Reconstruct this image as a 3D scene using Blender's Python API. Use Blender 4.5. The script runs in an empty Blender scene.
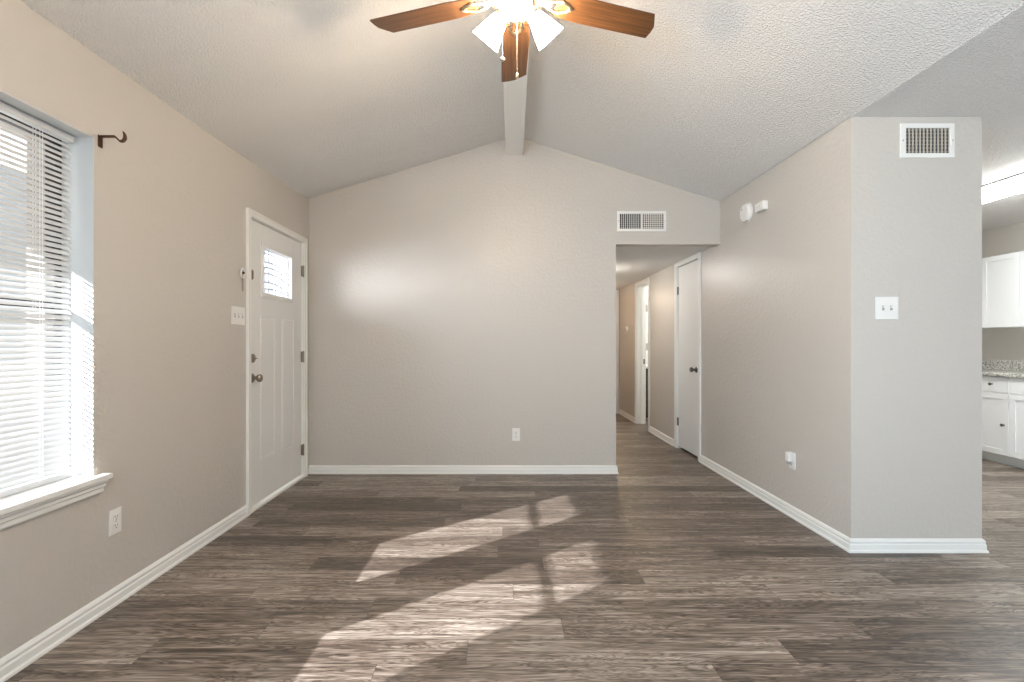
import bpy, bmesh, math, random
from mathutils import Vector, Matrix
random.seed(4)
C = bpy.context.scene.collection
SC = bpy.context.scene

# ------------------------------------------------------------------ camera, sky, sun, exposure
H = 1.169                                   # camera height
cam_d = bpy.data.cameras.new('camera'); cam = bpy.data.objects.new('camera', cam_d); C.objects.link(cam)
cam.location = (0, 0, H); cam.rotation_euler = (math.pi/2, 0, 0)
cam_d.sensor_width = 36; cam_d.lens = 500*36/1024; cam_d.shift_x = .0088; cam_d.shift_y = .0026
cam_d.clip_start = .02
SC.camera = cam
SC.view_settings.view_transform = 'Standard'; SC.view_settings.look = 'None'
SC.view_settings.gamma = 1; SC.view_settings.use_curve_mapping = False
SC.view_settings.exposure = 0.10
SC.cycles.use_denoising = True
SC.cycles.max_bounces = 12; SC.cycles.diffuse_bounces = 7; SC.cycles.transmission_bounces = 8; SC.cycles.transparent_max_bounces = 12
SC.cycles.sample_clamp_indirect = 8
W = bpy.data.worlds.new('sky'); SC.world = W; W.use_nodes = True
bg = W.node_tree.nodes['Background']; bg.inputs[0].default_value = (.86, .94, 1, 1); bg.inputs[1].default_value = .75
sun_d = bpy.data.lights.new('sun', 'SUN'); sun_d.energy = 27; sun_d.angle = .012; sun_d.color = (.93, .96, 1)
sun = bpy.data.objects.new('sun', sun_d); C.objects.link(sun)
sun.rotation_euler = Vector((1, .78, -.627)).to_track_quat('-Z', 'Y').to_euler(); sun.location = (-6, -4, 6)

def portal(loc, rot, sx, sy):               # guides sky sampling through a window opening, gives no light of its own
    d = bpy.data.lights.new('window_portal', 'AREA'); d.shape = 'RECTANGLE'; d.size = sx; d.size_y = sy
    d.cycles.is_portal = True
    o = bpy.data.objects.new('window_portal', d); C.objects.link(o); o.location = loc; o.rotation_euler = rot
R90 = math.pi/2
portal((-1.93, 1.3, 1.33), (0, -R90, 0), 1.45, 1.65)
def fill_lamp(loc, rot, sx, sy, watts, col=(.86, .94, 1), spread=180):     # added unseen area lamp standing in for daylight
    d = bpy.data.lights.new('added_fill', 'AREA'); d.shape = 'RECTANGLE'; d.size = sx; d.size_y = sy; d.energy = watts; d.color = col; d.spread = math.radians(spread)
    o = bpy.data.objects.new('added_fill', d); C.objects.link(o); o.location = loc; o.rotation_euler = rot
fill_lamp((0, -2.62, 1.03), (R90+.45, 0, 0), 2.5, 2.05, 19, (.84, .92, 1))           # added fill at the rear opening, tilted up to the ceiling
fill_lamp((3.7, -2.62, 1.35), (R90-.05, 0, 0), 2.1, 1.5, 4, (.58, .82, 1))          # added fill at the rear opening on the dining side
fill_lamp((-1.76, -1.2, 1.33), (0, -R90-.24, -.12), 1.44, 1.5, 255, (.64, .83, 1))  # added fill at an invented opening in the left wall
fill_lamp((-3.05, 3.10, 1.72), (0, -R90, .60), .70, 1.6, 60, (.92, .96, 1), 65)   # added lamp outside, shining through the door glass for the back wall glow       

# ------------------------------------------------------------------ room numbers (X right, Y away, Z up)
XL, XR, YB = -1.745, 1.955, 4.50
YS, XS = 2.81, 2.692                        # stub wall face and its free end
YR = -2.6                                   # wall behind the camera
XK = 5.42                                   # kitchen side wall
ZF = 2.443                                  # flat ceiling
ZH = 2.074                                  # hall ceiling
YE = 8.36                                   # hall end
def ridge_x(y): return .104 + (y-YB)*.0203
ZP = 3.037

# ------------------------------------------------------------------ materials
def mat(name, col=(.8,.8,.8), rough=.5, metal=0, spec=.5, emit=None, es=0, trans=0, alpha=1):
    m = bpy.data.materials.new(name); m.use_nodes = True
    b = m.node_tree.nodes['Principled BSDF']
    b.inputs['Base Color'].default_value = (*col, 1); b.inputs['Roughness'].default_value = rough
    b.inputs['Metallic'].default_value = metal; b.inputs['Specular IOR Level'].default_value = spec
    b.inputs['Transmission Weight'].default_value = trans
    if emit: b.inputs['Emission Color'].default_value = (*emit, 1); b.inputs['Emission Strength'].default_value = es
    return m
def N(m, t, **kw):
    n = m.node_tree.nodes.new(t)
    for k, v in kw.items(): setattr(n, k, v)
    return n
def L(m, a, b): m.node_tree.links.new(a, b)
def bump(m, scale, strength, dist, detail=3, rough=.5, lo=None, hi=None, second=None):
    b = m.node_tree.nodes['Principled BSDF']; co = N(m, 'ShaderNodeTexCoord')
    n = N(m, 'ShaderNodeTexNoise'); n.inputs['Scale'].default_value = scale; n.inputs['Detail'].default_value = detail
    n.inputs['Roughness'].default_value = rough
    L(m, co.outputs['Object'], n.inputs['Vector']); out = n.outputs['Fac']
    if lo is not None:
        r = N(m, 'ShaderNodeMapRange'); r.inputs['From Min'].default_value = lo; r.inputs['From Max'].default_value = hi
        r.interpolation_type = 'SMOOTHSTEP'
        L(m, out, r.inputs['Value']); out = r.outputs['Result']
    bp = N(m, 'ShaderNodeBump'); bp.inputs['Strength'].default_value = strength; bp.inputs['Distance'].default_value = dist
    L(m, out, bp.inputs['Height']); L(m, bp.outputs['Normal'], b.inputs['Normal'])
    return n
def math_(m, op, a, b=None, c=None):
    n = N(m, 'ShaderNodeMath', operation=op)
    for i, v in enumerate((a, b, c)):
        if v is None: continue
        if isinstance(v, (int, float)): n.inputs[i].default_value = v
        else: L(m, v, n.inputs[i])
    return n.outputs[0]

M = {}
M['wall'] = mat('greige_paint', (.575, .534, .488), .34, spec=.5); bump(M['wall'], 38, .22, .004, 4, .55, .40, .66)
M['hallpaint'] = M['wall']
M['ceiling'] = mat('popcorn_ceiling', (.92, .90, .875), .95, spec=.1); bump(M['ceiling'], 98, .8, .0085, 3, .6, .35, .72)
M['trim'] = mat('white_trim_paint', (.84, .83, .80), .35)
M['door'] = mat('white_door_paint', (.80, .79, .77), .5)
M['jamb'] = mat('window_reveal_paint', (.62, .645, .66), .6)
M['plate'] = mat('white_plastic', (.84, .82, .79), .3)
M['slot'] = mat('dark_slot', (.05, .045, .04), .6)
M['grey'] = mat('grey_plastic', (.35, .34, .33), .5)
M['nickel'] = mat('satin_nickel', (.30, .26, .22), .3, 1)
M['darkmetal'] = mat('dark_nickel', (.16, .15, .14), .3, 1)
M['bronze'] = mat('oil_rubbed_bronze', (.10, .05, .028), .35, .7)
M['alu'] = mat('dark_bronze_aluminium', (.035, .03, .028), .45, .3)
M['slat'] = mat('blind_slat', (.64, .65, .66), .45)
M['cord'] = mat('blind_cord', (.85, .85, .84), .7)
M['cabinet'] = mat('white_cabinet', (.86, .86, .86), .35)
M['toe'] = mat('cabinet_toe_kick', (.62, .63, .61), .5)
M['dark'] = mat('dark_wood_and_closet_shade', (.02, .017, .015), .5)
M['ventdark'] = mat('duct_dark', (.035, .028, .024), .9)
M['fanmetal'] = mat('fan_brushed_metal', (.55, .47, .36), .3, 1)
M['tan'] = mat('tan_paint', (.50, .38, .26), .6)
M['brown'] = mat('brown_wainscot', (.20, .12, .07), .5)
M['concrete'] = mat('exterior_concrete', (.55, .54, .52), .9); 
M['soffit'] = mat('exterior_white', (.75, .75, .74), .7)
M['glow'] = mat('lit_frosted_shade', (.9, .88, .84), .4, emit=(1, .80, .58), es=112)
M['bulb'] = mat('lit_bulb', (.9, .9, .9), .4, emit=(1, .80, .55), es=110)
M['tube'] = mat('fluorescent_diffuser', (.9, .9, .9), .4, emit=(.97, 1, .98), es=44)
M['halllamp'] = mat('hall_lamp_glass', (.9, .9, .9), .4, emit=(1, .96, .90), es=75)

def glass(name, rough=0.0, col=(1,1,1)):
    m = bpy.data.materials.new(name); m.use_nodes = True; nt = m.node_tree
    nt.nodes.remove(nt.nodes['Principled BSDF']); out = nt.nodes['Material Output']
    if rough == 0:
        a = N(m, 'ShaderNodeBsdfTransparent'); a.inputs[0].default_value = (*[c*.93 for c in col], 1)
        g = N(m, 'ShaderNodeBsdfGlossy'); g.inputs['Roughness'].default_value = .02
        x = N(m, 'ShaderNodeMixShader'); x.inputs[0].default_value = .06; L(m, a.outputs[0], x.inputs[1]); L(m, g.outputs[0], x.inputs[2])
        L(m, x.outputs[0], out.inputs[0])
    else:
        a = N(m, 'ShaderNodeBsdfTransparent'); a.inputs[0].default_value = (.9, .92, .95, 1)
        t = N(m, 'ShaderNodeBsdfTranslucent'); t.inputs[0].default_value = (.16, .165, .175, 1)
        x = N(m, 'ShaderNodeMixShader'); x.inputs[0].default_value = rough
        L(m, a.outputs[0], x.inputs[1]); L(m, t.outputs[0], x.inputs[2]); L(m, x.outputs[0], out.inputs[0])
    return m
M['glass'] = glass('clear_window_glass')
M['textured'] = glass('obscure_door_glass', .35)

def floor_mat():
    m = mat('vinyl_plank_floor', (.2,.16,.13), .4, spec=.5); b = m.node_tree.nodes['Principled BSDF']
    co = N(m, 'ShaderNodeTexCoord'); s = N(m, 'ShaderNodeSeparateXYZ'); L(m, co.outputs['Object'], s.inputs[0])
    PW, PL = .152, 1.22
    ry = math_(m, 'DIVIDE', s.outputs['Y'], PW); row = math_(m, 'FLOOR', ry); fy = math_(m, 'FRACT', ry)
    wn = N(m, 'ShaderNodeTexWhiteNoise', noise_dimensions='1D'); L(m, row, wn.inputs['W'])
    rx = math_(m, 'ADD', math_(m, 'DIVIDE', s.outputs['X'], PL), wn.outputs['Value'])
    colm = math_(m, 'FLOOR', rx); fx = math_(m, 'FRACT', rx)
    cv = N(m, 'ShaderNodeCombineXYZ'); L(m, row, cv.inputs[0]); L(m, colm, cv.inputs[1])
    wid = N(m, 'ShaderNodeTexWhiteNoise', noise_dimensions='2D'); L(m, cv.outputs[0], wid.inputs['Vector'])
    pid = wid.outputs['Value']
    # grain
    def grain(sx, sy, detail, dist, seedmul):
        c = N(m, 'ShaderNodeCombineXYZ')
        L(m, math_(m, 'MULTIPLY', s.outputs['X'], sx), c.inputs[0]); L(m, math_(m, 'MULTIPLY', s.outputs['Y'], sy), c.inputs[1])
        L(m, math_(m, 'MULTIPLY', pid, seedmul), c.inputs[2])
        n = N(m, 'ShaderNodeTexNoise'); n.inputs['Scale'].default_value = 1; n.inputs['Detail'].default_value = detail
        n.inputs['Roughness'].default_value = .6; n.inputs['Distortion'].default_value = dist
        L(m, c.outputs[0], n.inputs['Vector']); return n.outputs['Fac']
    g1 = grain(3.2, 60, 6, .4, 37); g2 = grain(1.6, 14, 3, 1.6, 91); g3 = grain(9, 190, 2, 0, 13)
    # cathedral rings: bands of the large warped noise
    rings = math_(m, 'ABSOLUTE', math_(m, 'SINE', math_(m, 'MULTIPLY', g2, 34)))
    v = math_(m, 'ADD', math_(m, 'MULTIPLY', g1, .62), math_(m, 'MULTIPLY', rings, .16))
    v = math_(m, 'ADD', v, math_(m, 'MULTIPLY', g3, .20))
    v = math_(m, 'ADD', v, math_(m, 'MULTIPLY', math_(m, 'SUBTRACT', g2, .5), .25))
    v = math_(m, 'ADD', v, math_(m, 'MULTIPLY', math_(m, 'SUBTRACT', pid, .5), .17))
    cr = N(m, 'ShaderNodeValToRGB'); e = cr.color_ramp.elements
    e[0].position = .33; e[0].color = (.032, .023, .018, 1)
    e[1].position = .74; e[1].color = (.50, .43, .375, 1)
    for p, c in ((.46, (.098, .071, .053)), (.57, (.205, .162, .131)), (.67, (.35, .295, .25))):
        k = e.new(p); k.color = (*c, 1)
    L(m, v, cr.inputs[0])
    # seams
    dy = math_(m, 'MINIMUM', fy, math_(m, 'SUBTRACT', 1, fy)); dx = math_(m, 'MINIMUM', fx, math_(m, 'SUBTRACT', 1, fx))
    sy = math_(m, 'LESS_THAN', dy, .008); sx = math_(m, 'LESS_THAN', dx, .001)
    seam = math_(m, 'MAXIMUM', sy, sx)
    mx = N(m, 'ShaderNodeMix', data_type='RGBA'); L(m, math_(m, 'MULTIPLY', seam, .55), mx.inputs[0])
    L(m, cr.outputs[0], mx.inputs[6]); mx.inputs[7].default_value = (.03, .024, .02, 1)
    L(m, mx.outputs[2], b.inputs['Base Color'])
    L(m, math_(m, 'ADD', .30, math_(m, 'MULTIPLY', g1, .22)), b.inputs['Roughness'])
    bp = N(m, 'ShaderNodeBump'); bp.inputs['Strength'].default_value = .35; bp.inputs['Distance'].default_value = .0012
    L(m, math_(m, 'SUBTRACT', g1, math_(m, 'MULTIPLY', seam, .6)), bp.inputs['Height']); L(m, bp.outputs[0], b.inputs['Normal'])
    return m
M['floor'] = floor_mat()

def wood_mat():
    m = mat('walnut_blade', (.2,.1,.05), .35); b = m.node_tree.nodes['Principled BSDF']
    co = N(m, 'ShaderNodeTexCoord'); mp = N(m, 'ShaderNodeMapping'); mp.inputs['Scale'].default_value = (3, 70, 10)
    L(m, co.outputs['Object'], mp.inputs[0])
    n = N(m, 'ShaderNodeTexNoise'); n.inputs['Scale'].default_value = 1; n.inputs['Detail'].default_value = 4; n.inputs['Distortion'].default_value = .6
    L(m, mp.outputs[0], n.inputs['Vector'])
    cr = N(m, 'ShaderNodeValToRGB'); e = cr.color_ramp.elements
    e[0].position = .3; e[0].color = (.055, .023, .009, 1); e[1].position = .7; e[1].color = (.16, .072, .026, 1)
    L(m, n.outputs['Fac'], cr.inputs[0]); L(m, cr.outputs[0], b.inputs['Base Color']); return m
M['wood'] = wood_mat()

def granite_mat():
    m = mat('speckled_laminate', (.5,.5,.5), .25); b = m.node_tree.nodes['Principled BSDF']
    co = N(m, 'ShaderNodeTexCoord')
    n = N(m, 'ShaderNodeTexNoise'); n.inputs['Scale'].default_value = 70; n.inputs['Detail'].default_value = 5; n.inputs['Distortion'].default_value = .8
    L(m, co.outputs['Object'], n.inputs['Vector'])
    cr = N(m, 'ShaderNodeValToRGB'); e = cr.color_ramp.elements
    e[0].position = .30; e[0].color = (.12, .11, .10, 1); e[1].position = .58; e[1].color = (.66, .65, .60, 1)
    k = e.new(.46); k.color = (.34, .32, .29, 1)
    L(m, n.outputs['Fac'], cr.inputs[0]); L(m, cr.outputs[0], b.inputs['Base Color']); return m
M['granite'] = granite_mat()

def brick_mat():
    m = mat('exterior_brick', (.4,.25,.2), .9); b = m.node_tree.nodes['Principled BSDF']
    co = N(m, 'ShaderNodeTexCoord'); mp = N(m, 'ShaderNodeMapping'); mp.inputs['Rotation'].default_value = (R90, 0, R90)
    L(m, co.outputs['Object'], mp.inputs[0])
    t = N(m, 'ShaderNodeTexBrick'); t.inputs['Scale'].default_value = 1; t.inputs['Brick Width'].default_value = .2; t.inputs['Row Height'].default_value = .075
    t.inputs['Mortar Size'].default_value = .006; t.inputs['Color1'].default_value = (.50, .46, .42, 1); t.inputs['Color2'].default_value = (.42, .39, .36, 1)
    t.inputs['Mortar'].default_value = (.5, .48, .45, 1)
    L(m, mp.outputs[0], t.inputs['Vector']); L(m, t.outputs['Color'], b.inputs['Base Color']); return m
M['brick'] = brick_mat()
def pale_ground_mat():
    m = mat('pale_ground', (.3,.32,.2), .95); b = m.node_tree.nodes['Principled BSDF']
    co = N(m, 'ShaderNodeTexCoord'); n = N(m, 'ShaderNodeTexNoise'); n.inputs['Scale'].default_value = 3; n.inputs['Detail'].default_value = 6
    L(m, co.outputs['Object'], n.inputs['Vector'])
    cr = N(m, 'ShaderNodeValToRGB'); e = cr.color_ramp.elements
    e[0].color = (.42, .41, .37, 1); e[1].color = (.62, .60, .55, 1); L(m, n.outputs['Fac'], cr.inputs[0]); L(m, cr.outputs[0], b.inputs['Base Color']); return m
M['ground'] = pale_ground_mat()  # ground made pale so it bounces light up to soffit and ceiling

# ------------------------------------------------------------------ mesh helpers
def bx(bm, x0, x1, y0, y1, z0, z1):
    vs = [bm.verts.new((x, y, z)) for x in (x0, x1) for y in (y0, y1) for z in (z0, z1)]
    for f in ((0,1,3,2), (4,6,7,5), (0,4,5,1), (2,3,7,6), (0,2,6,4), (1,5,7,3)):
        bm.faces.new([vs[i] for i in f])
    return vs
def cyl(bm, p0, p1, r0, r1=None, n=20, cap=True):
    r1 = r0 if r1 is None else r1
    p0, p1 = Vector(p0), Vector(p1); ax = (p1-p0).normalized()
    u = ax.orthogonal().normalized(); v = ax.cross(u)
    A = [bm.verts.new(p0 + (u*math.cos(t)+v*math.sin(t))*r0) for t in [2*math.pi*i/n for i in range(n)]]
    B = [bm.verts.new(p1 + (u*math.cos(t)+v*math.sin(t))*r1) for t in [2*math.pi*i/n for i in range(n)]]
    for i in range(n): bm.faces.new((A[i], A[(i+1)%n], B[(i+1)%n], B[i]))
    if cap: bm.faces.new(A[::-1]); bm.faces.new(B)
def lathe(bm, prof, origin=(0,0,0), axis=(0,0,1), n=28, close=False):
    """prof: list of (r, t) along the axis"""
    o = Vector(origin); ax = Vector(axis).normalized(); u = ax.orthogonal().normalized(); v = ax.cross(u)
    rings = []
    for r, t in prof:
        if r < 1e-5: rings.append([bm.verts.new(o+ax*t)])
        else: rings.append([bm.verts.new(o+ax*t+(u*math.cos(2*math.pi*i/n)+v*math.sin(2*math.pi*i/n))*r) for i in range(n)])
    for a, b in zip(rings[:-1], rings[1:]):
        for i in range(n):
            j = (i+1) % n
            if len(a) == 1 and len(b) == 1: continue
            if len(a) == 1: bm.faces.new((a[0], b[j], b[i]))
            elif len(b) == 1: bm.faces.new((a[i], a[j], b[0]))
            else: bm.faces.new((a[i], a[j], b[j], b[i]))
def sphere(bm, c, r, n=14):
    lathe(bm, [(0, -r)] + [(r*math.sin(math.pi*k/n), -r*math.cos(math.pi*k/n)) for k in range(1, n)] + [(0, r)], c, (0,0,1), n*2)
def prism(bm, pts, axis, a0, a1):
    """pts: 2D outline; extruded along axis from a0 to a1. axis x: pts=(y,z); y: (x,z); z: (x,y)"""
    def P(p, a): return {'x': (a, p[0], p[1]), 'y': (p[0], a, p[1]), 'z': (p[0], p[1], a)}[axis]
    A = [bm.verts.new(P(p, a0)) for p in pts]; B = [bm.verts.new(P(p, a1)) for p in pts]; n = len(pts)
    bm.faces.new(A); bm.faces.new(B[::-1])
    for i in range(n): bm.faces.new((A[i], B[i], B[(i+1)%n], A[(i+1)%n]))
def obj(name, bm, m, parent=None, smooth=None, bevel=0, seg=2):
    bmesh.ops.recalc_face_normals(bm, faces=bm.faces)
    me = bpy.data.meshes.new(name); bm.to_mesh(me); bm.free()
    if smooth is not None:
        for p in me.polygons: p.use_smooth = True
        me.set_sharp_from_angle(angle=math.radians(smooth))
    me.materials.append(M[m] if isinstance(m, str) else m)
    o = bpy.data.objects.new(name, me); C.objects.link(o)
    if parent:
        o.parent = parent; o.matrix_parent_inverse = Matrix.Translation(-Vector(parent.location)) if not parent.rotation_euler.z else parent.matrix_basis.inverted()
    if bevel:
        b = o.modifiers.new('bevel', 'BEVEL'); b.width = bevel; b.segments = seg; b.limit_method = 'ANGLE'; b.angle_limit = math.radians(40)
    return o
def new(): return bmesh.new()
def tag(o, label, cat, group=None, kind=None):
    o['label'] = label; o['category'] = cat
    if group: o['group'] = group
    if kind: o['kind'] = kind
    return o
def thing(name, label, cat, loc, group=None, kind=None):
    o = bpy.data.objects.new(name, None); C.objects.link(o); o.location = loc; o.empty_display_size = .05
    return tag(o, label, cat, group, kind)
def S(o, label, cat): return tag(o, label, cat, kind='structure')

def wall_boxes(bm, axis, a0, a1, u0, u1, z0, z1, holes):
    """wall slab normal to axis ('x' or 'y') from a0..a1, spanning u0..u1, with rectangular holes (u0,u1,z0,z1)"""
    us = sorted({u0, u1, *[h[0] for h in holes], *[h[1] for h in holes]}); us = [u for u in us if u0 <= u <= u1]
    for ua, ub in zip(us[:-1], us[1:]):
        cuts = sorted([(h[2], h[3]) for h in holes if h[0] <= ua+1e-6 and h[1] >= ub-1e-6]); z = z0
        spans = []
        for c0, c1 in cuts:
            if c0 > z: spans.append((z, c0))
            z = c1
        if z < z1: spans.append((z, z1))
        for s0, s1 in spans:
            if axis == 'x': bx(bm, a0, a1, ua, ub, s0, s1)
            else: bx(bm, ua, ub, a0, a1, s0, s1)

BP = [(0,0), (.021,0), (.020,.010), (.014,.016), (.014,.042), (.010,.049), (.012,.060), (.006,.071), (0,.075)]
def molding(bm, path, prof, side=1):
    """extrude a (offset, z) profile along a 2D polyline with mitred corners; side: which side the profile sticks out (left=+1)"""
    n = len(path); rings = []
    for i, p in enumerate(path):
        p = Vector(p)
        dirs = []
        if i > 0: dirs.append((p-Vector(path[i-1])).normalized())
        if i < n-1: dirs.append((Vector(path[i+1])-p).normalized())
        ns = [Vector((-d.y, d.x))*side for d in dirs]
        if len(ns) == 2:
            k = (ns[0]+ns[1]); k = k / (1+ns[0].dot(ns[1]))
        else: k = ns[0]
        rings.append([bm.verts.new((p.x+k.x*o, p.y+k.y*o, z)) for o, z in prof])
    for a, b in zip(rings[:-1], rings[1:]):
        for j in range(len(prof)):
            l = (j+1) % len(prof)
            bm.faces.new((a[j], a[l], b[l], b[j]))
    bm.faces.new(rings[0]); bm.faces.new(rings[-1][::-1])

# ------------------------------------------------------------------ shell
bm = new(); bx(bm, XL-.02, XK+.15, YR-.15, 10.4, -.12, 0)
S(obj('floor', bm, 'floor'), 'grey brown wood-look vinyl plank floor running across the room', 'floor')

WY0, WY1, WZ0, WZ1 = .47, 2.133, .6065, 2.05        # window recess in the left wall
DY0, DY1, DZ1 = 3.432, 4.372, 2.052                 # front door opening
bm = new(); wall_boxes(bm, 'x', XL-.16, XL, YR, YB+.11, 0, 2.62, [(-1.95, -.45, WZ0, WZ1), (WY0, WY1, WZ0, WZ1), (DY0, DY1, 0, DZ1)])  # first hole is an added opening for the left fill
S(obj('wall_left', bm, 'wall'), 'long beige left wall holding the window and the front door', 'wall')

HX0 = 1.017
bm = new(); wall_boxes(bm, 'y', YB, YB+.11, XL, XR, 0, 3.25, [(HX0, XR, 0, 2.064)])
S(obj('wall_back', bm, 'wall'), 'beige gabled back wall with the hallway opening at its right', 'wall')

CY0, CY1 = 4.985, 5.605        # closet door opening in the hall
BY0, BY1 = 6.70, 7.30          # bathroom opening
bm = new(); wall_boxes(bm, 'x', XR, XR+.11, YS+.11, YE+.1, 0, 2.5, [(CY0, CY1, 0, 2.035), (BY0, BY1, 0, 2.035)])
wall_boxes(bm, 'y', YS, YS+.11, XR, XS, 0, 2.5, [])
wall_boxes(bm, 'x', XS-.11, XS, YS+.11, 6.3, 0, 2.5, [])
S(obj('wall_right', bm, 'wall'), 'grey right wall wrapping round the corner to the kitchen', 'wall')

bm = new(); wall_boxes(bm, 'x', HX0-.11, HX0, YB+.11, YE+.1, 0, 2.3, [])
S(obj('wall_hall_left', bm, 'wall'), 'left wall of the hallway behind the back wall', 'wall')
bm = new(); wall_boxes(bm, 'y', YE, YE+.1, HX0, XR+.11, 0, 2.3, [(1.10, 1.875, 0, 2.0)])
S(obj('wall_hall_end', bm, 'wall'), 'end wall of the hallway with an open doorway', 'wall')
bm = new(); wall_boxes(bm, 'y', 10.2, 10.3, .6, 3.2, 0, 2.4, [])
S(obj('wall_far_room', bm, 'tan'), 'tan wall of the far room past the hallway doorway', 'wall')
bm = new(); wall_boxes(bm, 'x', .5, .6, YE+.1, 10.3, 0, 2.4, []); wall_boxes(bm, 'x', 3.2, 3.3, YE+.1, 10.3, 0, 2.4, [])
S(obj('wall_far_room_side', bm, 'tan'), 'tan side walls of the far room', 'wall')
bm = new(); bx(bm, .5, 3.3, YE+.1, 10.3, 2.3, 2.4)
S(obj('ceiling_far_room', bm, 'ceiling'), 'white ceiling of the far room', 'ceiling')
bm = new(); bx(bm, .6, 3.2, 10.175, 10.2, 0, .60)
S(obj('trim_2', bm, 'brown'), 'brown lower wall panel seen through the far doorway', 'trim')
bm = new(); bx(bm, .6, 3.2, 10.155, 10.2, .60, .65)
S(obj('trim_3', bm, 'trim'), 'white rail above the brown panel in the far room', 'trim')

# bathroom beyond the second hall opening
bm = new(); wall_boxes(bm, 'y', 8.36, 8.46, XR+.11, 3.9, 0, 2.5, []); wall_boxes(bm, 'y', 6.3, 6.4, XS-.11, XK, 0, 2.5, [])
wall_boxes(bm, 'x', 3.8, 3.9, 6.4, 8.4, 0, 2.5, []); wall_boxes(bm, 'y', 6.3, 6.4, XR+.11, XS, 0, 2.5, [])
S(obj('wall_bathroom', bm, 'trim'), 'white bathroom walls seen past the hallway door jamb', 'wall')

bm = new(); wall_boxes(bm, 'y', YR-.15, YR, XL-.16, XK+.15, 0, 3.25, [(-1.25, 1.25, 0, 2.07), (2.65, 4.75, .6, 2.1)])  # both openings are added, to let fill in from behind
S(obj('wall_front', bm, 'wall'), 'beige wall behind the viewer with openings added for fill light', 'wall')
bm = new(); wall_boxes(bm, 'x', XK, XK+.15, YR, 6.4, 0, 2.5, [])
S(obj('wall_kitchen', bm, 'wall'), 'beige kitchen wall behind the white cabinets', 'wall')

# vaulted ceiling
rows = [(YR-.15, 1.238), (1.2, 1.237), (1.8, 1.238), (2.2, 1.243), (2.88, 1.246), (3.59, 1.262), (4.1, 1.276), (4.3, 1.286), (YB+.0005, 1.306)]
bm = new(); rr = []
for y, hl in rows:
    zl = H+hl; zr = 2.446
    rr.append([bm.verts.new(p) for p in ((XL-.0, y, zl), (ridge_x(y), y, ZP), (XR, y, zr), (XR, y, zr+.16), (ridge_x(y), y, ZP+.16), (XL-.0, y, zl+.16))])
for a, b in zip(rr[:-1], rr[1:]):
    for j in range(6): bm.faces.new((a[j], a[(j+1)%6], b[(j+1)%6], b[j]))
bm.faces.new(rr[0]); bm.faces.new(rr[-1][::-1])
S(obj('ceiling', bm, 'ceiling'), 'white popcorn vaulted ceiling over the living room', 'ceiling')
bm = new(); bx(bm, XR, XK+.15, YR-.15, 6.4, ZF, ZF+.16)
S(obj('ceiling_flat', bm, 'ceiling'), 'flat popcorn ceiling over the dining area and kitchen', 'ceiling')
bm = new(); bx(bm, HX0-.11, XR, YB+.11, YE+.1, ZH, ZH+.1)
S(obj('ceiling_hall', bm, 'ceiling'), 'low ceiling of the hallway', 'ceiling')
bm = new(); bx(bm, XR+.11, 3.9, 6.4, 8.46, 2.4, 2.5)
S(obj('ceiling_bathroom', bm, 'ceiling'), 'white bathroom ceiling', 'ceiling')

# ridge beam
bm = new()
def beam_ring(y, zb):
    c = ridge_x(y); w = .074
    return [(c-w, zb), (c+w, zb), (c+w, 3.03), (c-w, 3.03)]
zb = H+1.70
A = [bm.verts.new((x, YB+.03, z)) for x, z in beam_ring(YB, zb)]; B = [bm.verts.new((x, YR, z)) for x, z in beam_ring(YR, zb)]
bm.faces.new(A); bm.faces.new(B[::-1])
for i in range(4): bm.faces.new((A[i], B[i], B[(i+1)%4], A[(i+1)%4]))
beam = S(obj('trim_1', bm, 'trim', bevel=.006), 'white painted beam running along the ceiling ridge', 'beam')
bm = new()
for s in (-1, 1):
    w0, w1 = (.050, .078) if s > 0 else (-.078, -.050)
    for z0, z1 in ((zb-.006, zb+.03),):
        vs = []
        for y in (YB-.0, YR+.01):
            c = ridge_x(y); vs.append([bm.verts.new(p) for p in ((c+w0, y, z0), (c+w1, y, z0), (c+w1, y, z1), (c+w0, y, z1))])
        bm.faces.new(vs[0]); bm.faces.new(vs[1][::-1])
        for i in range(4): bm.faces.new((vs[0][i], vs[1][i], vs[1][(i+1)%4], vs[0][(i+1)%4]))
obj('corner_strip', bm, 'trim', beam)

# baseboards
def base(name, path, side, label):
    bm = new(); molding(bm, path, BP, side); return S(obj(name, bm, 'trim'), label, 'baseboard')
base('baseboard_left', [(XL, YR), (XL, 3.398)], -1, 'white baseboard along the left wall up to the front door')
base('baseboard_back', [(XL, YB), (HX0, YB), (HX0, YB+.11)], -1, 'white baseboard along the back wall below the outlet')
base('baseboard_right', [(XR, 4.93), (XR, YS), (XS, YS), (XS, 6.3)], -1, 'white baseboard along the right wall and round its corner')
base('baseboard_hall', [(XR, 6.64), (XR, 5.70)], -1, 'white baseboard between the two hallway doors')
base('baseboard_hall_far', [(XR, YE), (XR, 7.365)], -1, 'white baseboard below the thermostat at the hallway end')

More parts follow.
